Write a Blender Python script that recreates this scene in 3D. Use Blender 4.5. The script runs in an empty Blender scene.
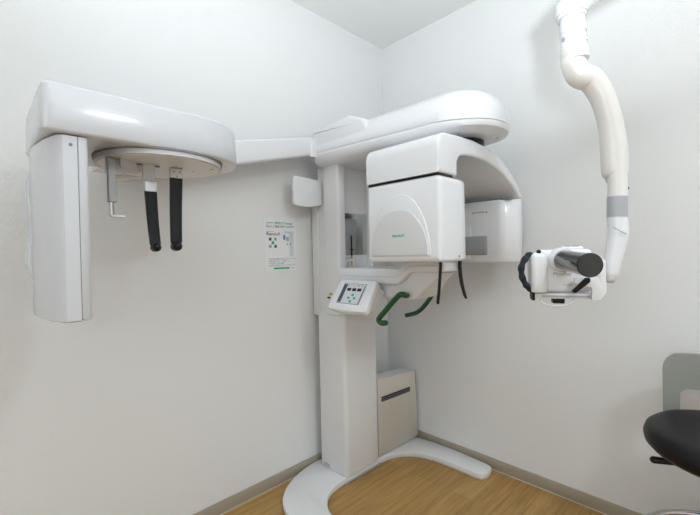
import bpy, math, random
from mathutils import Vector, Matrix
random.seed(4)
PI = math.pi
COL = bpy.context.scene.collection

# ------------------------------------------------------------------ materials
def mat(name, col, rough=0.4, metal=0.0, coat=0.0, bump=0.0, bscale=400, emis=None, spec=0.5, var=0.0):
    m = bpy.data.materials.new(name); m.use_nodes = True
    nt = m.node_tree; b = nt.nodes['Principled BSDF']
    b.inputs['Base Color'].default_value = (*col, 1)
    b.inputs['Roughness'].default_value = rough
    b.inputs['Metallic'].default_value = metal
    b.inputs['Coat Weight'].default_value = coat
    b.inputs['Coat Roughness'].default_value = 0.08
    b.inputs['Specular IOR Level'].default_value = spec
    tc = nt.nodes.new('ShaderNodeTexCoord')
    if var > 0:
        n = nt.nodes.new('ShaderNodeTexNoise'); n.inputs['Scale'].default_value = 9
        nt.links.new(tc.outputs['Object'], n.inputs['Vector'])
        r = nt.nodes.new('ShaderNodeMapRange')
        r.inputs['To Min'].default_value = 1-var; r.inputs['To Max'].default_value = 1+var
        nt.links.new(n.outputs['Fac'], r.inputs['Value'])
        v = nt.nodes.new('ShaderNodeVectorMath'); v.operation = 'SCALE'
        v.inputs[0].default_value = col
        nt.links.new(r.outputs['Result'], v.inputs['Scale'])
        nt.links.new(v.outputs['Vector'], b.inputs['Base Color'])
    if bump > 0:
        n = nt.nodes.new('ShaderNodeTexNoise'); n.inputs['Scale'].default_value = bscale
        n.inputs['Detail'].default_value = 3
        nt.links.new(tc.outputs['Object'], n.inputs['Vector'])
        bp = nt.nodes.new('ShaderNodeBump'); bp.inputs['Strength'].default_value = bump
        bp.inputs['Distance'].default_value = 0.002
        nt.links.new(n.outputs['Fac'], bp.inputs['Height'])
        nt.links.new(bp.outputs['Normal'], b.inputs['Normal'])
    if emis:
        b.inputs['Emission Color'].default_value = (*emis[0], 1)
        b.inputs['Emission Strength'].default_value = emis[1]
    return m

M = dict(
    gunmetal=mat('grey_support_metal', (.33, .33, .34), .4, metal=.3),
    coolw=mat('cool_white_plastic', (.66, .675, .715), .25, coat=.4, var=.01),
    fillglow=mat('fill_panel_glow', (.8, .8, .8), .5, emis=((.9, .96, 1), .5)),  # glowing face of the added fill panel on the rear wall
    facep=mat('face_panel_shaded_plastic', (.70, .70, .71), .42, coat=.1),  # darker than the housing: shade of the tilted panel put into the colour
    wall=mat('wallpaper', (.84, .845, .845), .75, bump=.55, bscale=260, spec=.25),
    ceil=mat('ceiling_paper', (.84, .85, .84), .8, bump=.3, bscale=260, spec=.2),
    base=mat('baseboard_vinyl', (.40, .345, .27), .5, bump=.1),
    caulk=mat('caulk_line', (.62, .58, .5), .6),
    gloss=mat('gloss_white_plastic', (.83, .84, .865), .26, coat=.4, var=.01),
    white=mat('satin_white_plastic', (.80, .80, .81), .38, coat=.15, var=.01),
    cream=mat('cream_white_enamel', (.80, .785, .75), .32, coat=.3, var=.01),
    ivory=mat('cabinet_ivory', (.66, .62, .54), .45, bump=.05),
    grey=mat('blue_grey_plastic', (.44, .45, .48), .45, var=.02),
    lgrey=mat('light_grey_plastic', (.62, .62, .64), .45),
    window=mat('grey_window', (.36, .37, .39), .3),
    seam=mat('seam_dark', (.22, .22, .23), .6),
    black=mat('black_plastic', (.008, .008, .009), .35, var=.05, spec=.3),
    strap=mat('strap_navy', (.007, .016, .030), .65, bump=.8, bscale=500),
    cone=mat('smoked_dark_cone', (.03, .03, .032), .14, coat=.7),
    conecap=mat('cone_end', (.035, .037, .035), .5),
    green=mat('green_handle', (.004, .085, .022), .38, coat=.3),
    steel=mat('brushed_steel', (.55, .55, .55), .32, metal=.8),
    brass=mat('brass_screw', (.45, .3, .1), .35, metal=.9),
    mirror=mat('mirror_glass', (.62, .65, .63), .06, metal=1),
    stool=mat('stool_black_leather', (.004, .004, .005), .42, bump=.15, bscale=300, spec=.3),
    back=mat('stool_back_beige', (.31, .31, .28), .5, var=.02),
    chrome=mat('chrome', (.55, .55, .56), .15, metal=1),
    paper=mat('poster_paper', (.86, .875, .89), .4),
    pgreen=mat('ink_green', (.03, .42, .2), .6),
    pdark=mat('ink_grey', (.12, .12, .13), .6),
    pmid=mat('ink_mid_grey', (.4, .4, .41), .6),
    pteal=mat('ink_pale_teal', (.62, .74, .74), .6),
    pblue=mat('ink_blue', (.15, .25, .42), .6),
    yellow=mat('warning_yellow', (.75, .42, .02), .5),
    pink=mat('label_pink', (.65, .45, .48), .5),
    lcd=mat('screen_pale', (.55, .57, .62), .2, emis=((.6, .63, .7), .15)),
    lcdblue=mat('screen_slate', (.07, .09, .13), .2),
    lamp=mat('lamp_diffuser', (.9, .9, .9), .5, emis=((.93, .97, 1), 2.0)),
)

def wood():
    m = bpy.data.materials.new('oak_floor'); m.use_nodes = True
    nt = m.node_tree; L = nt.links.new; b = nt.nodes['Principled BSDF']
    tc = nt.nodes.new('ShaderNodeTexCoord')
    br = nt.nodes.new('ShaderNodeTexBrick')
    br.offset = .37; br.offset_frequency = 2
    br.inputs['Scale'].default_value = 1
    br.inputs['Brick Width'].default_value = .92; br.inputs['Row Height'].default_value = .10
    br.inputs['Mortar Size'].default_value = .0009; br.inputs['Mortar Smooth'].default_value = .3
    br.inputs['Color1'].default_value = (.50, .315, .115, 1)
    br.inputs['Color2'].default_value = (.42, .25, .085, 1)
    br.inputs['Mortar'].default_value = (.24, .14, .06, 1)
    mp0 = nt.nodes.new('ShaderNodeMapping'); mp0.inputs['Location'].default_value = (.31, .03, 0)
    L(tc.outputs['Object'], mp0.inputs['Vector'])
    L(mp0.outputs['Vector'], br.inputs['Vector'])
    mp = nt.nodes.new('ShaderNodeMapping'); mp.inputs['Scale'].default_value = (2.2, 34, 1)
    L(tc.outputs['Object'], mp.inputs['Vector'])
    n = nt.nodes.new('ShaderNodeTexNoise'); n.inputs['Scale'].default_value = 1.6
    n.inputs['Detail'].default_value = 6; n.inputs['Roughness'].default_value = .65
    n.inputs['Distortion'].default_value = .6
    L(mp.outputs['Vector'], n.inputs['Vector'])
    r = nt.nodes.new('ShaderNodeValToRGB')
    r.color_ramp.elements[0].position = .3; r.color_ramp.elements[0].color = (.62, .57, .5, 1)
    r.color_ramp.elements[1].position = .62; r.color_ramp.elements[1].color = (1.12, 1.1, 1.06, 1)
    L(n.outputs['Fac'], r.inputs['Fac'])
    mx = nt.nodes.new('ShaderNodeMix'); mx.data_type = 'RGBA'; mx.blend_type = 'MULTIPLY'
    mx.inputs['Factor'].default_value = .8
    L(br.outputs['Color'], mx.inputs[6]); L(r.outputs['Color'], mx.inputs[7])
    L(mx.outputs[2], b.inputs['Base Color'])
    b.inputs['Roughness'].default_value = .38; b.inputs['Specular IOR Level'].default_value = .35
    bp = nt.nodes.new('ShaderNodeBump'); bp.inputs['Strength'].default_value = .12; bp.inputs['Distance'].default_value = .001
    L(n.outputs['Fac'], bp.inputs['Height']); L(bp.outputs['Normal'], b.inputs['Normal'])
    return m
M['wood'] = wood()

# ------------------------------------------------------------------ geometry
class G:
    """gathers vertices and faces of ONE mesh"""
    def __init__(s): s.v = []; s.f = []
    def add(s, vs, fs):
        o = len(s.v); s.v += [Vector(v) for v in vs]; s.f += [tuple(i+o for i in f) for f in fs]; return s
    def loft(s, rings, cap0=True, cap1=True):
        n = len(rings[0]); vs = [p for r in rings for p in r]; fs = []
        for k in range(len(rings)-1):
            for i in range(n):
                j = (i+1) % n
                fs.append((k*n+i, k*n+j, (k+1)*n+j, (k+1)*n+i))
        if cap0: fs.append(tuple(reversed(range(n))))
        if cap1: fs.append(tuple(range((len(rings)-1)*n, len(rings)*n)))
        return s.add(vs, fs)
    def box(s, x0, x1, y0, y1, z0, z1, b=0.0, seg=3):
        if b <= 0:
            v = [(x, y, z) for z in (z0, z1) for (x, y) in ((x0, y0), (x1, y0), (x1, y1), (x0, y1))]
            return s.add(v, [(3, 2, 1, 0), (4, 5, 6, 7), (0, 1, 5, 4), (1, 2, 6, 5), (2, 3, 7, 6), (3, 0, 4, 7)])
        prof = []
        for k in range(seg+1):
            a = PI/2*k/seg; prof.append((z0+b*(1-math.sin(a)), b*(1-math.cos(a))))
        prof = [(z0 + b*(1-math.cos(PI/2*k/seg)), b*(1-math.sin(PI/2*k/seg))) for k in range(seg+1)]
        prof += [(z1 - b*(1-math.cos(PI/2*k/seg)), b*(1-math.sin(PI/2*k/seg))) for k in range(seg, -1, -1)]
        return s.loft([ring(x0, x1, y0, y1, z, [b]*4, ins) for z, ins in prof])
    def tube(s, path, rad, n=20, cap='round', sx=1.0, up=None):
        P = [Vector(p) for p in path]; R = rad if isinstance(rad, (list, tuple)) else [rad]*len(P)
        R = list(R)
        T = [(P[min(i+1, len(P)-1)]-P[max(i-1, 0)]).normalized() for i in range(len(P))]
        a = up and Vector(up) or (Vector((0, 0, 1)) if abs(T[0].z) < .9 else Vector((1, 0, 0)))
        N = (a - T[0]*a.dot(T[0])).normalized(); rings = []
        def rg(c, nn, t, r):
            b = t.cross(nn).normalized()
            return [c+nn*math.cos(2*PI*k/n)*r+b*math.sin(2*PI*k/n)*r*sx for k in range(n)]
        for i in range(len(P)):
            N = (N - T[i]*N.dot(T[i])).normalized()
            if i == 0 and cap == 'round':
                for q in (80, 60, 40, 20):
                    q = math.radians(q); rings.append(rg(P[0]-T[0]*R[0]*math.sin(q), N, T[0], R[0]*math.cos(q)))
            rings.append(rg(P[i], N, T[i], R[i]))
            if i == len(P)-1 and cap == 'round':
                for q in (20, 40, 60, 80):
                    q = math.radians(q); rings.append(rg(P[i]+T[i]*R[i]*math.sin(q), N, T[i], R[i]*math.cos(q)))
        return s.loft(rings)
    def prism(s, poly, fn, a, b, bev=0.0, seg=3):
        """poly = 2-D outline, fn(u,v,t) -> 3-D, extruded from t=a to t=b, with rounded rims"""
        if bev <= 0: return s.loft([[fn(u, v, a) for u, v in poly], [fn(u, v, b) for u, v in poly]])
        rr = []
        for k in range(seg+1):
            q = PI/2*k/seg; rr.append((a+bev*(1-math.cos(q))*(1 if b > a else -1), bev*(1-math.sin(q))))
        for k in range(seg, -1, -1):
            q = PI/2*k/seg; rr.append((b-bev*(1-math.cos(q))*(1 if b > a else -1), bev*(1-math.sin(q))))
        return s.loft([[fn(u, v, t) for u, v in inset(poly, i)] for t, i in rr])

def ring(x0, x1, y0, y1, z, radii, ins=0.0, seg=8):
    """rounded rectangle in plan; radii at (x0,y0),(x1,y0),(x1,y1),(x0,y1)"""
    x0 += ins; x1 -= ins; y0 += ins; y1 -= ins
    out = []
    cs = [(x0, y0, 1, 1, PI), (x1, y0, -1, 1, 1.5*PI), (x1, y1, -1, -1, 0), (x0, y1, 1, -1, .5*PI)]
    for (cx, cy, sx, sy, a0), r in zip(cs, radii):
        r = max(r-ins, .0008)
        for k in range(seg+1):
            a = a0+PI/2*k/seg
            out.append(Vector((cx+sx*r+r*math.cos(a), cy+sy*r+r*math.sin(a), z)))
    return out

def inset(poly, d):
    if d == 0: return poly
    n = len(poly); A = sum(poly[i][0]*poly[(i+1) % n][1]-poly[(i+1) % n][0]*poly[i][1] for i in range(n))
    sg = 1 if A > 0 else -1; out = []
    for i in range(n):
        p0 = Vector(poly[i-1]); p = Vector(poly[i]); p1 = Vector(poly[(i+1) % n])
        a = (p-p0).normalized(); b = (p1-p).normalized()
        na = Vector((-a.y, a.x))*sg; nb = Vector((-b.y, b.x))*sg
        m = (na+nb); m = m/max(m.length, 1e-6); c = max(m.dot(na), .5)
        out.append(tuple(p+m*(d/c)))
    return out

def rpoly(pts, seg=6):
    """outline with rounded corners: pts = (u, v, radius)"""
    out = []; n = len(pts)
    for i in range(n):
        p0 = Vector(pts[i-1][:2]); p = Vector(pts[i][:2]); p1 = Vector(pts[(i+1) % n][:2]); r = pts[i][2]
        if r <= 0: out.append(tuple(p)); continue
        a = (p0-p).normalized(); b = (p1-p).normalized(); ang = a.angle(b)
        d = min(r/math.tan(ang/2), (p0-p).length*.49, (p1-p).length*.49); r = d*math.tan(ang/2)
        c = p+(a+b).normalized()*(r/math.sin(ang/2))
        s0 = p+a*d-c; s1 = p+b*d-c
        t0 = math.atan2(s0.y, s0.x); t1 = math.atan2(s1.y, s1.x)
        while t1-t0 > PI: t1 -= 2*PI
        while t1-t0 < -PI: t1 += 2*PI
        for k in range(seg+1):
            t = t0+(t1-t0)*k/seg; out.append((c.x+r*math.cos(t), c.y+r*math.sin(t)))
    return out

def dens(poly, m=.02):
    out = []
    for i in range(len(poly)):
        p = Vector(poly[i]); q = Vector(poly[(i+1) % len(poly)]); k = max(1, int((q-p).length/m))
        for j in range(k): out.append(tuple(p.lerp(q, j/k)))
    return out

def smooth(pts, n=6, closed=False):
    """Catmull-Rom through the points (tuples of any size)"""
    P = [Vector(p) for p in pts]; out = []
    N = len(P); rng = N if closed else N-1
    for i in range(rng):
        g = (lambda k: P[k % N]) if closed else (lambda k: P[max(0, min(N-1, k))])
        a, b, c, d = g(i-1), g(i), g(i+1), g(i+2)
        for k in range(n):
            t = k/n
            out.append(.5*((2*b)+(c-a)*t+(2*a-5*b+4*c-d)*t*t+(3*b-a-3*c+d)*t**3))
    if not closed: out.append(P[-1])
    return out

BASE = {}
def put(name, g, m, parent=None, angle=35, root=None):
    off = Vector((0, 0, 0))
    p = parent
    while p is not None:
        if p.type == 'EMPTY': off = Vector(p.location)
        p = p.parent
    if parent is not None and parent.type == 'MESH' and parent.parent is None: off = Vector(parent.location)
    me = bpy.data.meshes.new(name)
    if parent is None and root is not None: off = Vector(root)
    me.from_pydata([v-off for v in g.v], [], g.f); me.validate()
    import bmesh
    bm = bmesh.new(); bm.from_mesh(me)
    bmesh.ops.remove_doubles(bm, verts=bm.verts, dist=1e-5)
    bmesh.ops.recalc_face_normals(bm, faces=bm.faces); bm.to_mesh(me); bm.free()
    for q in me.polygons: q.use_smooth = True
    me.set_sharp_from_angle(angle=math.radians(angle))
    me.materials.append(M[m])
    o = bpy.data.objects.new(name, me); COL.objects.link(o)
    if parent is not None: o.parent = parent
    elif root is not None: o.location = root
    return o

def tag(o, label=None, cat=None, group=None, kind=None):
    if label: o['label'] = label
    if cat: o['category'] = cat
    if group: o['group'] = group
    if kind: o['kind'] = kind
    return o

def thing(name, loc, label, cat, group=None):
    o = bpy.data.objects.new(name, None); COL.objects.link(o); o.location = loc
    o.empty_display_size = .1
    return tag(o, label, cat, group)

def text_g(body, size, origin, right, up, depth=.0006, align='LEFT', sx=1.0):
    """letters as geometry lying in the plane (right, up)"""
    cu = bpy.data.curves.new('letters', 'FONT'); cu.body = body; cu.size = size
    cu.extrude = depth/2; cu.align_x = align; cu.resolution_u = 3
    o = bpy.data.objects.new('letters', cu); COL.objects.link(o)
    bpy.context.view_layer.update()
    dg = bpy.context.evaluated_depsgraph_get()
    me = bpy.data.meshes.new_from_object(o.evaluated_get(dg))
    R = Vector(right).normalized(); U = Vector(up).normalized(); N = R.cross(U)
    g = G(); O = Vector(origin)
    g.add([O+R*v.co.x*sx+U*v.co.y+N*(v.co.z+depth/2) for v in me.vertices], [tuple(p.vertices) for p in me.polygons])
    bpy.data.objects.remove(o); bpy.data.curves.remove(cu); bpy.data.meshes.remove(me)
    return g

def quadbox(o, R, U, w, h, d):
    """thin slab: origin at lower-left, along R and U, raised d along R x U"""
    o = Vector(o); R = Vector(R).normalized(); U = Vector(U).normalized(); N = R.cross(U)
    g = G(); v = [o+R*a+U*b+N*c for c in (0, d) for a, b in ((0, 0), (w, 0), (w, h), (0, h))]
    return g.add(v, [(3, 2, 1, 0), (4, 5, 6, 7), (0, 1, 5, 4), (1, 2, 6, 5), (2, 3, 7, 6), (3, 0, 4, 7)])

def disc(c, axis, r, h, n=24):
    c = Vector(c); a = Vector(axis).normalized()
    return G().tube([c, c+a*h], r, n, cap='flat')

# ------------------------------------------------------------------ the room
H = 2.4; XB, YB = -3.5, -3.3
def struct(name, g, m): return tag(put(name, g, m), kind='structure')
struct('floor', G().box(XB-.1, .1, YB-.1, .1, -.1, 0), 'wood')
struct('ceiling', G().box(XB-.1, .1, YB-.1, .1, H, H+.1), 'ceil')
struct('wall_left', G().box(XB, 0, 0, .1, 0, H), 'wall')
struct('wall_right', G().box(0, .1, YB, 0, 0, H), 'wall')
struct('wall_rear', G().box(XB-.1, XB, YB, 0, 0, H), 'wall')
struct('wall_front', G().box(XB, 0, YB-.1, YB, 0, H), 'wall')
struct('baseboard_left', G().box(XB, 0, -.008, 0, 0, .057, .002, 2), 'base')
struct('baseboard_right', G().box(-.008, 0, YB, -.008, 0, .057, .002, 2), 'base')
struct('baseboard_rear', G().box(XB, XB+.008, YB, -.008, 0, .057), 'base')
struct('baseboard_front', G().box(XB+.008, -.008, YB, YB+.008, 0, .057), 'base')
struct('trim_1', G().box(XB, -.009, -.0105, -.008, 0, .004), 'caulk')
struct('trim_2', G().box(-.0105, -.008, YB, -.0105, 0, .004), 'caulk')

# ------------------------------------------------------------------ panoramic machine
T = thing('panoramic_x_ray_machine', (-.5, -.14, 0),
          'large white panoramic dental x-ray machine on a curved floor base against the corner', 'x-ray machine')
# floor base: a U that opens towards the patient side
XC = -.497
outer = [(.0, -.012), (.16, -.014), (.30, -.055), (.40, -.125), (.455, -.215), (.478, -.34), (.482, -.50), (.470, -.66)]
inner = [(.354, -.66), (.352, -.54), (.343, -.42), (.318, -.340), (.27, -.285), (.215, -.255), (.15, -.242), (.08, -.240), (0, -.240)]
tipR = [(.462, -.690), (.44, -.706), (.40, -.708), (.365, -.694)]
def sm2(p, n=6): return [tuple(q) for q in smooth(p, n)]
half = sm2(outer) + tipR + sm2(inner)
poly = [(XC+u, v) for u, v in half] + [(XC-u, v) for u, v in reversed(half)][1:-1]
g = G(); f3 = lambda u, v, t: Vector((u, v, t))
g.loft([[f3(u, v, z) for u, v in inset(poly, i)] for z, i in ((.0, .006), (.009, .0045), (.0095, .001), (.024, 0), (.029, .002), (.0315, .007))])
put('floor_base', g, 'white', T)
put('base_gap_strip', G().box(XC-.13, XC+.13, -.2445, -.235, .004, .012), 'grey', T)

# lower column cover
g = G(); cr = [.022, .022, .008, .008]
g.loft([ring(-.616, -.378, -.250, -.058, z, cr, i) for z, i in
        ((.0318, .006), (.035, .002), (.042, 0), (.80, 0), (.812, .003), (.818, .010))])
put('column_cover', g, 'white', T)
put('cover_latch', G().box(-.6215, -.617, -.125, -.085, .045, .058, .001, 2), 'grey', T)
# wall-side spine
put('column_spine', G().box(-.606, -.39, -.06, -.010, .80, 1.40, .004, 2), 'white', T)
# sliding carriage: two rails around a recess
g = G()
g.loft([ring(-.620, -.575, -.232, -.128, z, [.014, .004, .004, .004], 0) for z in (.818, 1.55)])
put('carriage_rail', g, 'white', T)
g = G()
g.loft([ring(-.392, -.368, -.232, -.128, z, [.004, .010, .004, .004], 0) for z in (.818, 1.55)])
put('carriage_rail', g, 'white', T)
rec = put('carriage_back', G().box(-.600, -.380, -.200, -.0605, .818, 1.55), 'white', T)
put('mirror', G().box(-.561, -.396, -.204, -.2005, 1.108, 1.318, .001, 1), 'mirror', T)
g = G().box(-.5115, -.5045, -.2060, -.2042, 1.10, 1.205); g.box(-.519, -.497, -.2065, -.2042, 1.132, 1.139)
put('height_mark', g, 'black', T)
lb = put('warning_sticker', G().box(-.558, -.487, -.2022, -.2003, 1.022, 1.100), 'paper', T)
put('sticker_band', G().box(-.520, -.499, -.2028, -.2022, 1.090, 1.098), 'yellow', lb)
put('sticker_band', G().box(-.512, -.502, -.2028, -.2022, 1.055, 1.078), 'yellow', lb)
g = G()
for k in range(5): g.box(-.552+.003*k, -.530+.002*k, -.2028, -.2022, 1.034+.009*k, 1.0385+.009*k)
put('sticker_print', g, 'pink', lb)
g = G().box(-.555, -.548, -.2028, -.2022, 1.086, 1.094); g.box(-.543, -.526, -.2028, -.2022, 1.090, 1.093)
put('sticker_print', g, 'pdark', lb)
# side bracket plate
g = G(); pl = rpoly([(-.785, 1.352, .016), (-.70, 1.345, .0), (-.612, 1.362, .0), (-.612, 1.484, .004), (-.785, 1.492, .012)])
g.prism(pl, lambda u, v, t: Vector((u, t, v)), -.085, -.105, .005)
put('side_bracket', g, 'gloss', T)

# overhead arm
def arm_ring(z, i, low=0.0):
    i2 = .15+(i-.15)*.35 if i > .15 else i
    r = ring(-.668, -.305, -.992, -.082, z, [.181, .181, .05, .05], i2, 14)
    for v in r:
        t = min(1, max(0, (-.45-v.y)/.45)); v.z -= low*t
        if i == .003 and v.y > -.62 and 1.60 < z < 1.62:
            v.z = 1.609-low*t; v.x += .003 if v.x > -.48 else -.003
    return r
lo = [(1.546, .150, 0), (1.545, .075, 0), (1.547, .045, 0), (1.557, .018, .002), (1.572, .005, .014), (1.598, .000, .030), (1.607, .0, .030), (1.6085, .003, .030)]
up = [(1.6095, .003, .030), (1.611, .0, .030), (1.635, .003, .020), (1.665, .014, .012), (1.690, .033, .010), (1.712, .060, .010), (1.727, .092, .010), (1.736, .13, .010), (1.7385, .170, .010)]
g = G(); g.loft([arm_ring(*q) for q in lo], True, True)
arm = put('overhead_arm', g, 'gloss', T, 50)
g = G(); g.loft([arm_ring(*q) for q in up], True, True)
put('arm_top_shell', g, 'gloss', arm, 50)
# recess strip near end of the top shell
for (x, y) in ((-.60, -.87), (-.43, -.935)):
    put('arm_screw', disc((x, y, 1.5452), (0, 0, -1), .006, .0016, 12), 'grey', arm)
# raised block behind the arm
g = G()
prof = rpoly([(-.10, 1.62, 0), (-.48, 1.62, 0), (-.45, 1.70, .03), (-.355, 1.740, .03), (-.10, 1.724, .012)])
g.prism(prof, lambda u, v, t: Vector((t, u, v)), -.660, -.385, .016, 4)
put('arm_rear_block', g, 'gloss', T, 50)
put('pivot_bearing', disc((-.47, -.790, 1.510), (0, 0, 1), .10, .037, 40), 'black', T)

# rotating arch
A0, A1 = -.902, -.572
outl = [(-.787, 1.377), (-.787, 1.468), (-.782, 1.489), (-.768, 1.505), (-.748, 1.513), (-.66, 1.520), (-.55, 1.523), (-.45, 1.518), (-.36, 1.500),
        (-.28, 1.471), (-.210, 1.433), (-.155, 1.394), (-.122, 1.362), (-.115, 1.346)]
inl = [(-.150, 1.346), (-.168, 1.364), (-.225, 1.396), (-.30, 1.428), (-.38, 1.450), (-.46, 1.462), (-.56, 1.462), (-.62, 1.456), (-.652, 1.446), (-.668, 1.425), (-.670, 1.377)]
poly = outl+inl
g = G(); g.prism(poly, lambda u, v, t: Vector((u, t, v)), A0, A1, .010, 4)
arch = put('rotating_arch', g, 'gloss', T, 40)
# detector housing (near side)
g = G()
def drx(x, i, w=0.0):
    # rounded rectangle in the y-z plane
    c = []
    for v in ring(-.905+w, -.575, 1.080, 1.370, 0, [.012, .012, .014, .022], i, 6): c.append(Vector((x, v.x, v.y)))
    return c
g.loft([drx(-.785, .016), drx(-.783, .008), drx(-.778, .002), drx(-.768, 0), drx(-.665, 0), drx(-.6635, .002), drx(-.662, .0), drx(-.630, .001), drx(-.623, .006), drx(-.620, .014)])
det = put('detector_housing', g, 'gloss', arch, 45)
# arched relief on the face
def archp(yc, w, h, z0, n=22, p=2.4):
    out = [(yc-w, z0), (yc+w, z0)]
    for k in range(n+1):
        a = PI*k/n; c, s_ = math.cos(a), math.sin(a)
        out.append((yc+w*math.copysign(abs(c)**(2/p), c)*(1-.10*s_), z0+.03+(h-.03)*abs(s_)**(2/1.9)))
    return out
g = G(); g.prism(archp(-.730, .133, .222, 1.100), lambda u, v, t: Vector((t, u, v)), -.780, -.788, .0028, 3)
rel = put('face_relief', g, 'gloss', det, 40)
g = G(); g.prism(archp(-.727, .128, .163, 1.104), lambda u, v, t: Vector((t, u, v)), -.784, -.7915, .0022, 3)
put('face_panel', g, 'facep', det, 40)
put('brand_lettering', text_g('RevoluX', .0155, (-.7917, -.705, 1.170), (0, -1, 0), (0, 0, 1), .0006), 'pgreen', det)
put('housing_screw', disc((-.675, -.9055, 1.098), (0, -1, 0), .003, .0012, 10), 'seam', det)
g = G().box(-.778, -.69, -.893, -.580, 1.368, 1.378)
put('arch_gap', g, 'black', arch)
# x-ray tube head (far side)
pt = rpoly([(-.205, -.592, .02), (-.205, -.845, .05), (-.150, -.900, .03), (-.108, -.900, .02), (-.050, -.80, .04), (-.050, -.592, .03)], 8)
g = G()
def trg(z, i, tap): return [Vector((u+tap*max(0, (u+.25))*.6, v, z)) for u, v in inset(pt, i)]
g.loft([trg(1.058, .02, -.20), trg(1.062, .006, -.20), trg(1.070, 0, -.19), trg(1.20, 0, -.08), trg(1.335, 0, 0), trg(1.340, .003, 0)])
tube = put('tube_head', g, 'gloss', arch, 40)
g = G().box(-.200, -.140, -.88, -.60, 1.338, 1.3475)
put('arch_gap', g, 'seam', arch)
put('exit_window', G().box(-.2185, -.2045, -.778, -.625, 1.096, 1.183, .006, 3), 'window', tube)
g = G().prism(rpoly([(-.60, 1.345, 0), (-.85, 1.345, 0), (-.86, 1.335, 0), (-.835, 1.255, .02), (-.60, 1.255, 0)], 4),
              lambda u, v, t: Vector((t, u, v)), -.204, -.209, .001, 1)
g = G().box(-.2145, -.2035, -.70, -.62, 1.072, 1.235, .002, 2)
put('window_surround', g, 'gloss', tube)
wl = put('warning_label', G().box(-.2072, -.2045, -.783, -.705, 1.285, 1.299, .0005, 1), 'paper', tube)
for y in (-.777, -.712):
    g = G(); g.add([(-.2078, y-.007, 1.2865), (-.2078, y+.007, 1.2865), (-.2078, y, 1.298), (-.2070, y-.007, 1.2865), (-.2070, y+.007, 1.2865), (-.2070, y, 1.298)],
                   [(0, 1, 2), (5, 4, 3), (0, 3, 4, 1), (1, 4, 5, 2), (2, 5, 3, 0)])
    put('warning_triangle', g, 'yellow', wl)
g = G()
for k in range(8): g.box(-.2077, -.2072, -.766+.0056*k, -.762+.0056*k, 1.2885, 1.295)
put('label_print', g, 'pmid', wl)

# patient table: shelf with a deep keel
def tl(y, pts):
    for (a, u), (b, v) in zip(pts, pts[1:]):
        if b <= y <= a:
            t = (y-a)/(b-a); t = t*t*(3-2*t) if u != v else 0
            return u+(v-u)*t
    return pts[-1][1] if y < pts[-1][0] else pts[0][1]
TOP = [(-.20, 1.047), (-.585, 1.047), (-.66, 1.084), (-.90, 1.088)]
BOT = [(-.20, .980), (-.585, .980), (-.665, 1.034), (-.90, 1.034)]
XA = [(-.20, -.628), (-.60, -.628), (-.80, -.610), (-.90, -.600)]
XB_ = [(-.20, -.372), (-.60, -.372), (-.76, -.47), (-.90, -.48)]
def sect(y, top, bot, xa, xb, r=.010, i=0):
    return [Vector((v.x, y, v.y)) for v in ring(tl(y, xa), tl(y, xb), tl(y, bot), tl(y, top), 0, [r]*4, i, 4)]
ys = [-.234-.02*k for k in range(29)]
YE = -.795
ys = [y for y in ys if y > YE+.012]
g = G(); g.loft([sect(y, TOP, BOT, XA, XB_) for y in ys]+[sect(YE+.012, TOP, BOT, XA, XB_), sect(YE+.006, TOP, BOT, XA, XB_, .010, .002), sect(YE+.002, TOP, BOT, XA, XB_, .010, .006), sect(YE, TOP, BOT, XA, XB_, .010, .012)])
tab = put('patient_table', g, 'gloss', T, 35)
path = [Vector((tl(y, XA)-.0004, y, tl(y, TOP)*.5+tl(y, BOT)*.5)) for y in ys]
put('table_groove', G().tube(path, .0015, 6, 'flat'), 'lgrey', tab)
KT = [(-.20, .992), (-.60, .992), (-.665, 1.038), (-.90, 1.038)]
KB = [(-.20, .935), (-.30, .925), (-.62, .920), (-.660, .924), (-.785, 1.034)]
def tlin(y):
    for (a, u), (b, v) in zip(KB, KB[1:]):
        if b <= y <= a: return u+(v-u)*(y-a)/(b-a)
    return KB[-1][1]
rings = []
for k in range(30):
    y = -.20-.02*k
    if y < -.783: break
    rings.append([Vector((v.x, y, v.y)) for v in ring(tl(y, XA)+.022, tl(y, XB_)-.022, tlin(y), tl(y, KT), 0, [.006]*4, 0, 4)])
g = G(); g.loft(rings); put('table_keel', g, 'white', tab, 30)
put('chin_rest_slot', G().box(-.58, -.555, -.72, -.68, 1.0815, 1.088), 'black', tab)

# green grip handles
def handle(x, y, z, s=1):
    p = [(x+.030, y-.016, z-.004), (x+.014, y-.020, z-.001), (x+.003, y-.014, z+.003), (x, y, z-.002), (x, y+.030, z-.028), (x, y+.075, z-.072), (x, y+.108, z-.104),
         (x+.001, y+.112, z-.118), (x+.006, y+.102, z-.126), (x+.018, y+.096, z-.127), (x+.024, y+.094, z-.127)]
    return G().tube([tuple(q) for q in smooth(p, 5)], .0118, 14)
put('grip_handle', handle(-.648, -.615, .943), 'green', T, 60)
def handle2(x):
    p = [(x-.01, -.59, .925), (x, -.565, .895), (x, -.53, .855), (x, -.50, .831), (x, -.475, .819), (x, -.43, .806)]
    return G().tube([tuple(q) for q in smooth(p, 5)], .0105, 14)
put('grip_handle', handle2(-.36), 'green', T, 60)

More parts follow.
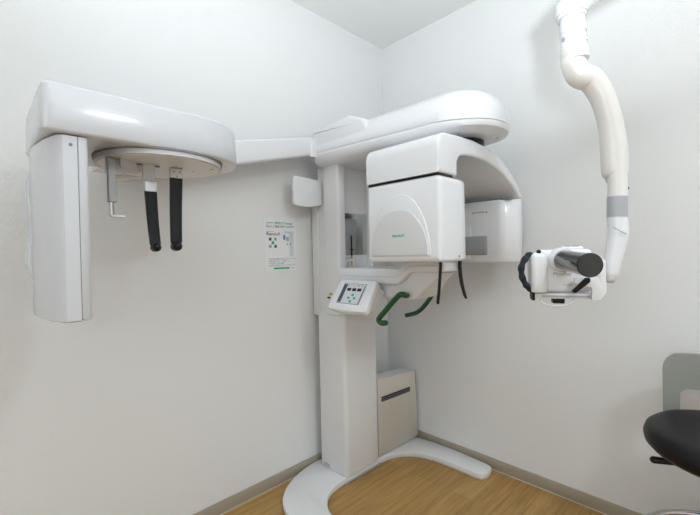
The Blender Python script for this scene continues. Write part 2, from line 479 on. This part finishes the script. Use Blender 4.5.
# temple rods hanging from a head support behind the detector
hs = put('head_support', G().box(-.616, -.49, -.825, -.793, 1.088, 1.112, .006, 3), 'lgrey', T)
g = G().tube([tuple(q) for q in smooth([(-.628, -.800, 1.105), (-.632, -.802, 1.06), (-.637, -.798, .98), (-.642, -.795, .935), (-.643, -.795, .926)], 5)],
             .0075, 12, sx=.7)
put('temple_rod', g, 'black', T)
g = G().tube([tuple(q) for q in smooth([(-.500, -.812, 1.105), (-.500, -.806, 1.06), (-.499, -.810, 1.0), (-.498, -.822, .948), (-.498, -.828, .934)], 5)],
             [.0095]*12+[.0085]*5+[.007]*4, 12, sx=.7)
put('temple_rod', g, 'black', T)

# control panel, tilted slab on the left side of the table
R = Vector((0, -1, 0)); D = Vector((-.078, 0, -.112)).normalized()   # right and "down" of the face
U = -D; N = R.cross(U).normalized()
if N.x > 0: N = -N
O = Vector((-.672, -.296, .998)); W = .224; HH = .148
def cp(u, v, t): return O+R*u+D*v+N*t
pp = rpoly([(0, 0, .012), (W, 0, .012), (W+.004, HH, .016), (W*.5, HH+.006, .5), (-.004, HH, .016)], 6)
g = G(); g.prism(pp, cp, 0.0, -.034, .006, 3)
ctl = put('control_panel', g, 'gloss', T, 40)
g = G(); g.prism(rpoly([(.03, .01, .005), (W-.005, .01, .005), (W-.005, HH*.8, .02), (.03, HH*.8, .02)]), cp, -.030, -.075, .004, 2)
put('panel_mount', g, 'white', ctl)
def slab(u0, u1, v0, v1, t0, t1):
    g = G(); P = [cp(u, v, t) for t in (t0, t1) for u, v in ((u0, v0), (u1, v0), (u1, v1), (u0, v1))]
    return g.add(P, [(3, 2, 1, 0), (4, 5, 6, 7), (0, 1, 5, 4), (1, 2, 6, 5), (2, 3, 7, 6), (3, 0, 4, 7)])
scr = put('touch_screen', slab(.042, .174, .022, .116, -.001, .0008), 'lcd', ctl)
put('screen_bezel', slab(.039, .177, .019, .119, -.001, .0003), 'seam', ctl)
put('screen_sidebar', slab(.043, .064, .024, .114, .0008, .0012), 'lcdblue', scr)
put('screen_sidebar', slab(.169, .173, .03, .114, .0008, .0012), 'lcdblue', scr)
for k in range(3): put('screen_readout', slab(.072+.031*k, .096+.031*k, .042, .056, .0008, .0012), 'black', scr)
for k, (a, b) in enumerate(((.112, .070), (.112, .101), (.094, .085), (.130, .085))):
    put('screen_arrow', slab(a, a+.015, b, b+.010, .0008, .0012), 'pgreen', scr)
for a in (.070, .13, .150): put('screen_icon', slab(a, a+.008, .028, .033, .0008, .0012), 'pgreen', scr)
put('screen_icon', slab(.104, .111, .030, .036, .0008, .0012), 'yellow', scr)
put('panel_lettering', text_g('RevoluX', .011, cp(.085, .016, .0003), R, U, .0005), 'lgrey', ctl)
put('panel_button', slab(.088, .102, .128, .132, .0, .0008), 'lgrey', ctl)
put('stop_button', disc((-.700, -.262, .93), (0, 1, 0), .006, .012, 14), 'yellow', ctl)
put('stop_button', disc((-.712, -.262, .915), (0, 1, 0), .005, .012, 14), 'green', ctl)

# cephalometric arm, sloping down along the left wall
g = G()
sec = lambda x, zt, zb, y0, y1: [Vector((x, a, b)) for a, b in [(v.x, v.y) for v in ring(y0, y1, zb, zt, 0, [.010]*4, 0, 4)]]
g.loft([sec(-.60, 1.684, 1.600, -.125, -.055), sec(-.690, 1.684, 1.596, -.125, -.055), sec(-.745, 1.672, 1.580, -.135, -.055), sec(-1.10, 1.592, 1.490, -.14, -.05), sec(-1.42, 1.520, 1.402, -.14, -.045),
        sec(-1.50, 1.502, 1.385, -.135, -.045), sec(-1.54, 1.495, 1.382, -.12, -.055)])
put('cephalostat_arm', g, 'gloss', T, 40)
put('arm_joint', G().loft([ring(-.700, -.60, -.135, -.05, z, [.012]*4) for z in (1.588, 1.66)]), 'gloss', T)
put('arm_yoke', G().box(-1.60, -1.40, -.26, -.075, 1.405, 1.49, .01), 'gloss', T)

# cephalostat housing
HR = [.022, .170, .170, .05]
def hr(z, i): return ring(-1.777, -1.267, -.584, -.240, z, HR, i, 12)
g = G(); g.loft([hr(1.3895, .030), hr(1.3885, .010), hr(1.3905, .003), hr(1.395, 0), hr(1.43, 0), hr(1.485, .002), hr(1.4925, .005), hr(1.4965, .011), hr(1.498, .022), hr(1.4985, .05)])
ch = put('cephalostat_housing', g, 'coolw', T, 50)
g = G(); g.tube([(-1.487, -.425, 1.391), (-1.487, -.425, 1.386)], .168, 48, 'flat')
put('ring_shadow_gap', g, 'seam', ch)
g = G(); g.tube([(-1.487, -.425, 1.3875), (-1.487, -.425, 1.3740)], .164, 48, 'flat')
dsc = put('rotating_disc', g, 'lgrey', ch)
g = G(); g.tube([(-1.487, -.425, 1.3745), (-1.487, -.425, 1.3725)], .156, 48, 'flat')
put('disc_face', g, 'white', dsc)
for (x, y) in ((-1.60, -.40), (-1.40, -.44), (-1.37, -.50)):
    put('disc_screw', disc((x, y, 1.3726), (0, 0, -1), .004, .001, 10), 'brass', dsc)
# nose support, left metal piece
def sh(g, d=-.010):
    for v in g.v: v.x += d
    return g
g = G().box(-1.627, -1.592, -.478, -.470, 1.330, 1.377); g.box(-1.624, -1.605, -.482, -.466, 1.258, 1.372, .002, 1)
ns = put('nose_support', sh(g), 'gunmetal', ch)
put('support_scale', G().box(-1.6265, -1.6215, -.478, -.470, 1.225, 1.263), 'seam', ns)
g = G().box(-1.620, -1.588, -.480, -.468, 1.221, 1.226, .001, 1); g.box(-1.620, -1.616, -.480, -.468, 1.221, 1.262)
g = sh(g)
put('support_tip', g, 'gloss', ns)
g = G(); g.prism(rpoly([(-1.607, -.40, 0), (-1.607, -.49, 0), (-1.545, -.44, .01), (-1.545, -.40, .01)]), lambda u, v, t: Vector((u, v, t)), 1.352, 1.377)
put('slide_plate', g, 'lgrey', ch)
put('slide_bar', G().box(-1.60, -1.50, -.452, -.448, 1.368, 1.372), 'seam', ch)
# ear rods
def rod(x, y, ztop, zb, lean, w, mat2):
    b = G(); b.box(x-w, x+w, y-.006, y+.006, ztop-.03, ztop, .002, 1)
    h = put('ear_rod_holder', b, mat2, ch)
    q = G(); n = 10; rings = []
    for k in range(n+1):
        t = k/n; z = (ztop-.028)+(zb-ztop+.028)*t; xx = x+lean*t; ww = w*(1-.12*t)
        if k == n: ww *= .6
        rings.append([Vector((xx+a*ww, y+b_*.005+.004*math.sin(t*3), z)) for a, b_ in ((-1, -.6), (-.8, -1), (.8, -1), (1, -.6), (1, .6), (.8, 1), (-.8, 1), (-1, .6))])
    q.loft(rings)
    r_ = put('ear_rod', q, 'black', ch)
    put('ear_tip', G().tube([(x+lean*.98, y-.008, zb+.006), (x+lean*.98, y+.010, zb+.006)], w*.75, 16), 'black', r_)
    return h
put('rod_hanger', G().box(-1.545, -1.514, -.456, -.444, 1.325, 1.377, .002, 1), 'lgrey', ch)
rod(-1.529, -.462, 1.325, 1.137, .010, .0155, 'steel')
h2 = rod(-1.456, -.452, 1.372, 1.140, -.004, .0175, 'steel')
for dx, dz in ((-.008, .012), (.008, .012), (0, .024)):
    put('holder_screw', disc((-1.456+dx, -.458, 1.372-dz), (0, -1, 0), .0028, .001, 10), 'brass', h2)
# sensor cassette: tall vertical cover under the left end
PR = [.022, .012, .012, .03]
def cr_(z, i, b=0): return ring(-1.748, -1.672, -.572, -.285, z, [.02, .010, .010, .02], i, 6)
def side(z, i):
    # plan outline with a gently bulged outer side
    pts = [(-1.712, -.572+i), (-1.738+i*.5, -.571+i), (-1.749+i, -.560+i*.3), (-1.764+i, -.50), (-1.774+i, -.42), (-1.776+i, -.35), (-1.770+i, -.30-i), (-1.755, -.285-i), (-1.712, -.285-i)]
    return [Vector((a, b, z)) for a, b in pts]
g = G(); g.loft([side(.976, .006), side(.979, .001), side(.985, 0), side(1.386, 0)])
cs = put('sensor_housing', g, 'coolw', T, 40)
g = G(); g.loft([ring(-1.7105, -1.691, -.572, -.285, z, [.002, .009, .006, .002], i) for z, i in ((.9775, .004), (.983, 0), (1.386, 0))])
put('sensor_cover', g, 'coolw', cs, 40)
g = G().box(-1.7145, -1.7085, -.5695, -.29, .979, 1.386)
put('cover_seam', g, 'seam', cs)
put('cover_screw', disc((-1.724, -.5722, 1.366), (0, -1, 0), .0035, .001, 12), 'seam', cs)
# embossed grip on the outer side
g = G(); pth = smooth([(-1.764, -.335, 1.33), (-1.772, -.33, 1.29), (-1.769, -.33, 1.22), (-1.769, -.33, 1.17), (-1.775, -.33, 1.11), (-1.762, -.34, 1.07)], 5)
g.tube([tuple(p) for p in pth], .014, 12)
put('side_grip', g, 'coolw', cs, 60)

# ------------------------------------------------------------------ side cabinet behind the column
cab = thing('power_unit_cabinet', (-.2, -.2, .0315), 'ivory box cabinet with dark slot standing beside the white column in the corner', 'cabinet')
def tilt(g):
    for v in g.v: v.z -= (v.x+.22)*.03
    return g
def shear(g, k=-.055):
    for v in g.v:
        v.x += (v.z-.03)*k*(1 if v.x > -.25 else .0)
        if v.z > .2: v.z += .002-(v.x+.37)*.08
    return g
g = G().box(-.372, -.006, -.226, -.135, .0320, .445, .004, 2); shear(g)
put('cabinet_body', g, 'white', cab)
g = G().box(-.370, -.024, -.236, -.2262, .036, .447, .003, 2); shear(g)
fr = put('front_cover', g, 'ivory', cab)
put('vent_slot_rim', tilt(G().box(-.346, -.090, -.2375, -.2358, .316, .350, .0008, 1)), 'lgrey', fr)
sl = put('vent_slot', tilt(G().box(-.342, -.094, -.2385, -.2372, .320, .346, .0005, 1)), 'black', fr)
g = G()
for k in range(2): g.box(-.340, -.096, -.2392, -.2385, .326+.009*k, .329+.009*k)
tilt(g)
put('slot_louvre', g, 'seam', sl)

# ------------------------------------------------------------------ poster
ps = thing('wall_poster', (-.795, -.0005, 1.035), 'white leaflet with green heading taped to the left wall near the column', 'poster')
PX0, PX1, PZ0, PZ1 = -.889, -.702, 1.036, 1.302
g = G(); n = 10
rs = []
for k in range(n+1):
    z = PZ0+(PZ1-PZ0)*k/n; b = .0009*(1-k/n)**3
    rs.append([Vector((PX0, -.0007-b, z)), Vector((PX1, -.0007-b, z)), Vector((PX1, -.0012-b, z)), Vector((PX0, -.0012-b, z))])
g.loft(rs); sheet = put('paper_sheet', g, 'paper', ps)
RX = (1, 0, 0); UZ = (0, 0, 1); YP = -.0024
def pt_(body, size, x, z, m, name='printed_line', sx=1.0):
    g = text_g(body, size, (x, YP, z), RX, UZ, .0003, sx=sx)
    return put(name, g, m, sheet)
def pb(x0, x1, z0, z1, m, name): return put(name, G().box(x0, x1, YP-.0004, YP+.0006, z0, z1), m, sheet)
pt_('口の中すべて', .0105, PX0+.012, 1.268, 'pgreen', 'heading_text')
pt_('診断CTで', .0145, PX0+.062, 1.266, 'pgreen', 'heading_text')
pt_('精密検査', .0095, PX0+.128, 1.266, 'pgreen', 'heading_text')
pt_('安心して検査を受けられます', .0125, PX0+.012, 1.250, 'pdark', 'heading_text')
pt_('digital panorama', .006, PX0+.014, 1.228, 'pmid')
pt_('RevoluX', .0225, PX0+.012, 1.211, 'pdark', 'product_word')
for dx, dz, m in ((0, 0, 'pdark'), (.030, 0, 'pmid'), (.015, -.0175, 'pgreen'), (0, -.035, 'pmid'), (.030, -.035, 'pdark')):
    pb(PX0+.026+dx, PX0+.040+dx, 1.186+dz, 1.200+dz, m, 'printed_square')
pb(PX1-.040, PX1-.018, 1.108, 1.225, 'pteal', 'printed_column')
pb(PX1-.070, PX1-.018, 1.222, 1.232, 'pteal', 'printed_arm')
pb(PX1-.078, PX1-.066, 1.190, 1.214, 'pblue', 'printed_detector')
pb(PX1-.060, PX1-.046, 1.185, 1.205, 'pmid', 'printed_head')
pb(PX1-.058, PX1-.052, 1.166, 1.172, 'pdark', 'printed_handle')
pb(PX1-.040, PX1-.032, 1.166, 1.172, 'pdark', 'printed_handle')
for k, (s_, l) in enumerate((('顎の骨や歯の神経まで細かく見ることができます', 0), ('立体画像でわかりやすく診断します', 0), ('少ない被ばくで安全に撮影', 0), ('短い時間で検査が終わります　お声がけください', 0))):
    pt_(s_, .0074, PX0+.022, 1.094-.0105*k, 'pmid')
pb(PX0+.050, PX0+.142, 1.047, 1.055, 'pgreen', 'green_bar')
pt_('院長', .006, PX1-.030, 1.048, 'pdark')

# ------------------------------------------------------------------ x-ray support arm
fwv = Vector((.69757, .71652, 0)).normalized(); rv = Vector((.71652, -.69757, 0)).normalized()
CAM = Vector((-1.884483, -1.605394, 1.11423))
F = 388.482; yaw, pit, rol = .7988127, -.00962995, -.0215544
FW = Vector((math.cos(yaw)*math.cos(pit), math.sin(yaw)*math.cos(pit), math.sin(pit)))
r0 = Vector((math.sin(yaw), -math.cos(yaw), 0)); u0 = r0.cross(FW)
RT = math.cos(rol)*r0+math.sin(rol)*u0; UP = -math.sin(rol)*r0+math.cos(rol)*u0
# real positions of the arm's centre line (metres, in the room)
def W3(a, b, z): return Vector((-1.884+a*.7163+b*.6976, -1.605-a*.6976+b*.7165, z))   # a = sideways, b = away from the viewpoint wall
xa = thing('x_ray_support_arm', W3(.73, 1.17, 1.00), 'white jointed wall arm with a grey collar holding the handheld x-ray unit', 'support arm')
def tubeZ(pts, name, m, par, n=28, cap='flat', ang=40, ns=6):
    q = smooth([(*p, r) for p, r in pts], ns)
    return put(name, G().tube([(v[0], v[1], v[2]) for v in q], [v[3] for v in q], n, cap), m, par, ang)
B = 1.15
# long reach arm to the wall, mostly out of sight
tubeZ([(W3(0.6710, B, 1.825), 0.0378), (W3(0.7160, B-.05, 1.855), 0.0396), (W3(0.8760, B-.19, 1.90), 0.0387), (W3(1.1160, B-.42, 1.94), 0.0361)], 'reach_arm', 'gloss', xa, cap='round')
g = G()
for z0, z1, r_ in ((1.800, 1.832, .043), (1.790, 1.802, .039)): g.tube([W3(.667, B, z0), W3(.667, B, z1)], r_, 32, 'flat')
put('top_collar', g, 'gloss', xa)
jt = tubeZ([(W3(0.6690, B, 1.800), 0.0331), (W3(0.6710, B, 1.720), 0.0340), (W3(0.6720, B, 1.694), 0.0344)], 'swivel_sleeve', 'gloss', xa)
put('sleeve_groove', G().tube([W3(0.6710, B, 1.748), W3(0.6710, B, 1.7465)], .0350, 32, 'flat'), 'lgrey', jt)
for a, b in ((-.005, -.0335), (.030, -.014), (-.032, -.008)):
    c = W3(.671+a, B+b, 1.727); d = W3(.671+a*1.15, B+b*1.15, 1.727)-c
    put('set_screw', G().tube([c, c+d.normalized()*.003], .0065, 14, 'flat'), 'steel', jt)
tubeZ([(W3(0.6720, B, 1.700), 0.0370), (W3(0.6740, B, 1.688), 0.0378), (W3(0.6760, B, 1.668), 0.0370)], 'joint_ring', 'cream', xa)
# S-curved upper link
q = [(W3(0.6690, B, 1.663), 0.0327), (W3(0.6880, B, 1.627), 0.0353), (W3(0.7210, B, 1.612), 0.0344), (W3(0.7490, B, 1.570), 0.0327), (W3(0.7680, B, 1.520), 0.0323), (W3(0.7800, B, 1.465), 0.0331), (W3(0.7860, B, 1.40), 0.0348),
     (W3(0.7880, B, 1.345), 0.0348), (W3(0.7885, B, 1.330), 0.0318), (W3(0.7890, B, 1.322), 0.0258)]
tubeZ(q, 'curved_upper_link', 'cream', xa, ang=60, cap='round')
tubeZ([(W3(0.7870, B-.012, 1.42), 0.0241), (W3(0.7870, B-.012, 1.30), 0.0249), (W3(0.7865, B-.012, 1.262), 0.0254)], 'inner_sleeve', 'cream', xa)
tubeZ([(W3(0.7860, B-.012, 1.264), 0.0262), (W3(0.7845, B-.012, 1.204), 0.0262)], 'grey_collar', 'grey', xa)
q = [(W3(0.7840, B-.012, 1.207), 0.0254), (W3(0.7870, B-.012, 1.175), 0.0267), (W3(0.7860, B-.012, 1.150), 0.0267), (W3(0.7780, B-.012, 1.11), 0.0249), (W3(0.7690, B-.012, 1.07), 0.0228), (W3(0.7630, B-.012, 1.040), 0.0215), (W3(0.7610, B-.012, 1.030), 0.0185)]
ll = tubeZ(q, 'curved_lower_link', 'gloss', xa, ang=60, cap='round')
g = G().tube([W3(0.7560, B-.036, 1.173), W3(0.7710, B-.042, 1.163), W3(0.7890, B-.043, 1.154)], .0009, 6, 'flat')
put('cover_seam', g, 'seam', ll)
put('link_screw', disc(W3(0.8140, B-.015, 1.288), rv, .004, .003, 12), 'seam', xa)
# cradle below the unit
YA = math.radians(-16)
dr = (rv*math.cos(YA)+fwv*math.sin(YA)).normalized(); df = (fwv*math.cos(YA)-rv*math.sin(YA)).normalized()
ORG = W3(.552, 1.195, 0)
def U3(a, b, z): return ORG+dr*a+df*b+Vector((0, 0, z))      # a right, b away, z height
def boxU(a0, a1, b0, b1, z0, z1, bev=0, seg=3):
    g = G().box(a0, a1, b0, b1, z0, z1, bev, seg); g.v = [U3(v.x, v.y, v.z) for v in g.v]; return g
cr0 = put('cradle_rail', boxU(.006, .178, -.012, .05, .966, .981, .002, 2), 'gloss', xa)
put('rail_stripe', boxU(.03, .160, -.0135, -.0118, .970, .976), 'grey', cr0)
put('rail_end', boxU(.004, .012, -.014, .030, .960, .984, .002, 2), 'black', cr0)
g = G(); g.prism(rpoly([(.156, .964, .004), (.176, .964, .006), (.193, .985, .006), (.193, 1.085, .01), (.172, 1.085, .01), (.172, 1.03, .004), (.112, 1.03, .004), (.112, 1.01, .01), (.156, 1.00, .004)], 4),
                  lambda u, v, t: U3(u+.005, t, v), -.028, -.016, .002, 2)
put('cradle_bracket', g, 'gloss', xa)
g = G(); g.prism(rpoly([(.100, .990, .004), (.112, .985, .003), (.150, 1.018, .003), (.150, 1.030, .003), (.138, 1.030, .004)], 3), lambda u, v, t: U3(u+.005, t, v), -.036, -.0285, .001, 1)
put('latch_lever', g, 'black', xa)
g = G().tube([tuple(q) for q in smooth([U3(.030, 0, .966), U3(.034, -.004, .952), U3(.06, -.008, .944), U3(.095, -.008, .946), U3(.118, -.004, .956), U3(.122, 0, .966)], 6)], .0028, 10)
put('wire_loop', g, 'gloss', xa)
put('cradle_foot', boxU(.062, .094, -.010, .02, .951, .967, .003, 2), 'black', xa)
put('cradle_neck', G().tube([U3(.182, .024, 1.058), U3(.210, .022, 1.05)], .016, 20), 'gloss', xa)

# ------------------------------------------------------------------ handheld x-ray unit
hx = thing('handheld_x_ray_unit', U3(.07, .02, .982), 'white handheld x-ray unit with dark barrel and navy strap clipped to the wall arm', 'x-ray camera')
g = boxU(.020, .172, -.004, .062, .9845, 1.114, .014, 4); put('unit_body', g, 'gloss', hx, 40)
g = G()
def gr(z, i):
    return [U3(v.x, v.y, v.z) for v in ring(.001, .048, -.028, .058, z, [.019, .019, .014, .014], i, 8)]
g.loft([gr(.9835, .008), gr(.986, .002), gr(.992, 0), gr(1.090, 0), gr(1.099, .003), gr(1.105, .010), gr(1.1065, .02)])
grip = put('hand_grip', g, 'gloss', hx, 45)
put('trigger_button', G().tube([U3(.024, -.014, 1.1045), U3(.024, -.014, 1.1075)], .007, 16, 'round'), 'black', grip)
g = boxU(.090, .150, .004, .05, 1.108, 1.122, .006, 3); put('top_display', g, 'gloss', hx)
put('top_button', boxU(.104, .116, .012, .026, 1.121, 1.124), 'seam', hx)
put('top_button', boxU(.124, .140, .012, .026, 1.121, 1.124), 'seam', hx)
# barrel pointing towards the room
c1 = W3(.617, 1.0, 1.0715)
c0 = U3(.088, .0, 1.083); 
ax = (c1-c0); 
put('barrel_collar', G().tube([c0-ax.normalized()*.006, c0+ax.normalized()*.012, c0+ax.normalized()*.022], [.037, .0365, .033], 36, 'flat'), 'gloss', hx)
s0 = c0+ax.normalized()*.012
br = put('barrel', G().tube([s0, c1], [.0295, .0305], 40, 'flat'), 'cone', hx)
put('barrel_rim', G().tube([c1-ax.normalized()*.002, c1+ax.normalized()*.003], .0315, 40, 'flat'), 'black', br)
put('barrel_end', G().tube([c1+ax.normalized()*.003, c1+ax.normalized()*.0036], .0300, 40, 'flat'), 'conecap', br)
put('unit_lettering', text_g('MuxaRay', .0135, U3(.064, -.0045, 1.036), dr, (0, 0, 1), .0006), 'pmid', hx)
put('unit_small_print', text_g('DC 25.2V', .006, U3(.092, -.0045, 1.005), dr, (0, 0, 1), .0005), 'pmid', hx)
g = G(); pth = smooth([U3(.014, .012, 1.093), U3(.002, .004, 1.100), U3(-.012, -.002, 1.088), U3(-.024, -.006, 1.062), U3(-.022, -.006, 1.030), U3(-.010, -.004, 1.004), U3(.002, .002, .992), U3(.014, .012, .996)], 6)
g.tube([tuple(p) for p in pth], [.0078+.0010*math.sin(1.1*k) for k in range(len(pth))], 12, sx=1.7)
put('hand_strap', g, 'strap', hx, 60)

# ------------------------------------------------------------------ stool
SX, SY, SZ = -.349, -1.586, .578
stl = thing('dental_stool', (SX, SY, 0), 'black round-seated stool with beige backrest standing by the right wall', 'stool')
g = G()
for_prof = [(.0, .0), (.12, -.001), (.175, .001), (.200, -.004), (.215, -.016), (.221, -.034), (.218, -.052), (.205, -.066), (.18, -.072), (.0, -.074)]
n = 56; rings = []
for r_, dz in for_prof[1:-1]:
    rings.append([Vector((SX+r_*math.cos(2*PI*k/n), SY+r_*math.sin(2*PI*k/n), SZ+dz)) for k in range(n)])
g.loft(list(reversed(rings)))
put('seat', g, 'stool', stl, 60)
put('seat_plate', disc((SX, SY, SZ-.104), (0, 0, 1), .12, .034, 32), 'black', stl)
put('gas_lift', disc((SX, SY, .10), (0, 0, 1), .025, .37, 24), 'chrome', stl)
put('lever', G().tube([(SX-.02, SY+.03, SZ-.100), (SX-.03, SY+.13, SZ-.112), (SX-.045, SY+.190, SZ-.118)], [.006, .008, .0105], 12), 'black', stl)
n = 48; rr = .235; rz = .205; g = G()
cpts = [Vector((SX+rr*math.cos(2*PI*k/n), SY+rr*math.sin(2*PI*k/n), rz)) for k in range(n)]
rings = []
for k in range(n):
    a = 2*PI*k/n; o = Vector((math.cos(a), math.sin(a), 0))
    rings.append([cpts[k]+o*.011*math.cos(2*PI*j/10)+Vector((0, 0, .011*math.sin(2*PI*j/10))) for j in range(10)])
rings.append(rings[0]); g.loft(rings, False, False)
fr_ = put('foot_ring', g, 'chrome', stl, 60)
g = G()
for k in range(3):
    a = .4+2*PI*k/3; g.tube([(SX+.03*math.cos(a), SY+.03*math.sin(a), rz), (SX+.225*math.cos(a), SY+.225*math.sin(a), rz)], .007, 10)
put('ring_spokes', g, 'chrome', fr_)
for k in range(5):
    a = .9+2*PI*k/5; e = Vector((SX+.21*math.cos(a), SY+.21*math.sin(a), .075))
    lg = put('base_leg', G().tube([(SX, SY, .105), tuple(e)], [.022, .014], 12), 'chrome', stl)
    w = Vector((-math.sin(a), math.cos(a), 0)); c = e+Vector((0, 0, -.049))
    put('caster', G().tube([c-w*.010, c+w*.010], .025, 18, 'flat'), 'black', lg)
# backrest: a curved shell with an opening
def bk(u, v, t):   # u along width (metres), v height, t thickness
    a = u/.30
    return Vector((-.085-.30*(1-math.cos(a))-t, SY-.026+.30*math.sin(a), v))
# strips instead of one n-gon so that the curved faces stay clean
g = G(); us = [-.243+.486*k/36 for k in range(37)]
def span(u):
    au = abs(u); top = .748
    if au > .193: top = .698+math.sqrt(max(0, .05**2-(au-.193)**2))
    bot = .50
    if au < .190:
        bot = .627
        if au > .165: bot = .602+math.sqrt(max(0, .025**2-(au-.165)**2))
    return bot, top
us = sorted(set(us+[-.190, .190, -.1905, .1905, -.178, .178, -.186, .186, -.240, .240, .243, -.243, .236, -.236]))
NV = 6; cols = []
for u in us:
    b, t = span(u); cols.append([(u, b+(t-b)*j/NV) for j in range(NV+1)])
vs = []; fs = []
per = 2*(NV+1)
for c in cols:
    for th in (0, .016): vs += [bk(u, v, th) for u, v in c]
for i in range(len(cols)-1):
    a, b = i*per, (i+1)*per
    for j in range(NV):
        fs.append((a+j, a+j+1, b+j+1, b+j)); fs.append((a+NV+1+j, b+NV+1+j, b+NV+2+j, a+NV+2+j))
    fs.append((a, b, b+NV+1, a+NV+1)); fs.append((a+NV, a+2*NV+1, b+2*NV+1, b+NV))
for a in (0, (len(cols)-1)*per):
    for j in range(NV): fs.append((a+j, a+NV+1+j, a+NV+2+j, a+j+1))
g.add(vs, fs)
bo = put('backrest', g, 'back', stl, 50)
for s_ in (-.212, .212):
    p = bk(s_, .515, .008); put('backrest_bar', G().tube([tuple(p), (p.x-.01, p.y, .50), (SX+.10, SY+(s_*.4), .497)], .011, 12), 'chrome', stl)

# ------------------------------------------------------------------ ceiling lights (behind the view)
def clight(x, y, w, l, power, label):
    t = thing('ceiling_light', (x, y, H), label, 'ceiling light', 'ceiling lights')
    put('light_frame', G().box(x-w/2-.02, x+w/2+.02, y-l/2-.02, y+l/2+.02, H-.035, H-.001, .004, 2), 'gloss', t)
    put('diffuser', G().box(x-w/2, x+w/2, y-l/2, y+l/2, H-.041, H-.034), 'lamp', t)
    ld = bpy.data.lights.new('light', 'AREA'); ld.shape = 'RECTANGLE'; ld.size = w; ld.size_y = l
    ld.energy = power; ld.color = (.90, .96, 1)
    lo_ = bpy.data.objects.new('lamp_glow', ld); COL.objects.link(lo_); lo_.location = (0, 0, -.045); lo_.parent = t
clight(-1.20, -2.60, .34, .26, 16, 'rectangular white ceiling light panel out of view behind the viewpoint')
# added fill: unseen framed glowing panel and area light on the rear wall
wn = tag(put('added_fill_panel', G().box(XB+.002, XB+.030, -2.27, -.93, .83, 2.17, .004, 2), 'gloss'), kind='structure')
put('fill_panel_face', G().box(XB+.028, XB+.034, -2.20, -1.0, .90, 2.10), 'fillglow', wn)
ld = bpy.data.lights.new('rear_fill', 'AREA'); ld.shape = 'RECTANGLE'; ld.size = 1.2; ld.size_y = 1.2
ld.energy = 8; ld.color = (.90, .96, 1)
lw = bpy.data.objects.new('rear_fill_light', ld); COL.objects.link(lw); lw.location = (XB+.045, -1.6, 1.5); lw.rotation_euler = (PI/2, 0, -PI/2)
# the photographer's flash, turned up to the ceiling beside the camera
fl = bpy.data.lights.new('flash', 'SPOT'); fl.energy = 138; fl.spot_size = math.radians(132); fl.spot_blend = .8
fl.shadow_soft_size = .05; fl.color = (.88, .95, 1)
fo = bpy.data.objects.new('bounce_flash', fl); COL.objects.link(fo); fo.location = (-1.75, -1.77, 1.30)
fo.rotation_euler = Vector((.24, .23, 1)).to_track_quat('-Z', 'Y').to_euler()

# ------------------------------------------------------------------ world, camera, colour
w = bpy.data.worlds.new('world'); bpy.context.scene.world = w; w.use_nodes = True
w.node_tree.nodes['Background'].inputs[0].default_value = (.9, .95, 1, 1)
w.node_tree.nodes['Background'].inputs[1].default_value = .3
cd = bpy.data.cameras.new('camera'); cam = bpy.data.objects.new('camera', cd); COL.objects.link(cam)
cd.sensor_fit = 'HORIZONTAL'; cd.sensor_width = 36; cd.lens = F/700*36; cd.clip_start = .02
mw = Matrix((( RT.x, UP.x, -FW.x, CAM.x), (RT.y, UP.y, -FW.y, CAM.y), (RT.z, UP.z, -FW.z, CAM.z), (0, 0, 0, 1)))
cam.matrix_world = mw
sc = bpy.context.scene; sc.camera = cam
sc.view_settings.view_transform = 'Standard'; sc.view_settings.look = 'None'
sc.view_settings.gamma = 1; sc.view_settings.use_curve_mapping = False
sc.view_settings.exposure = 0.08
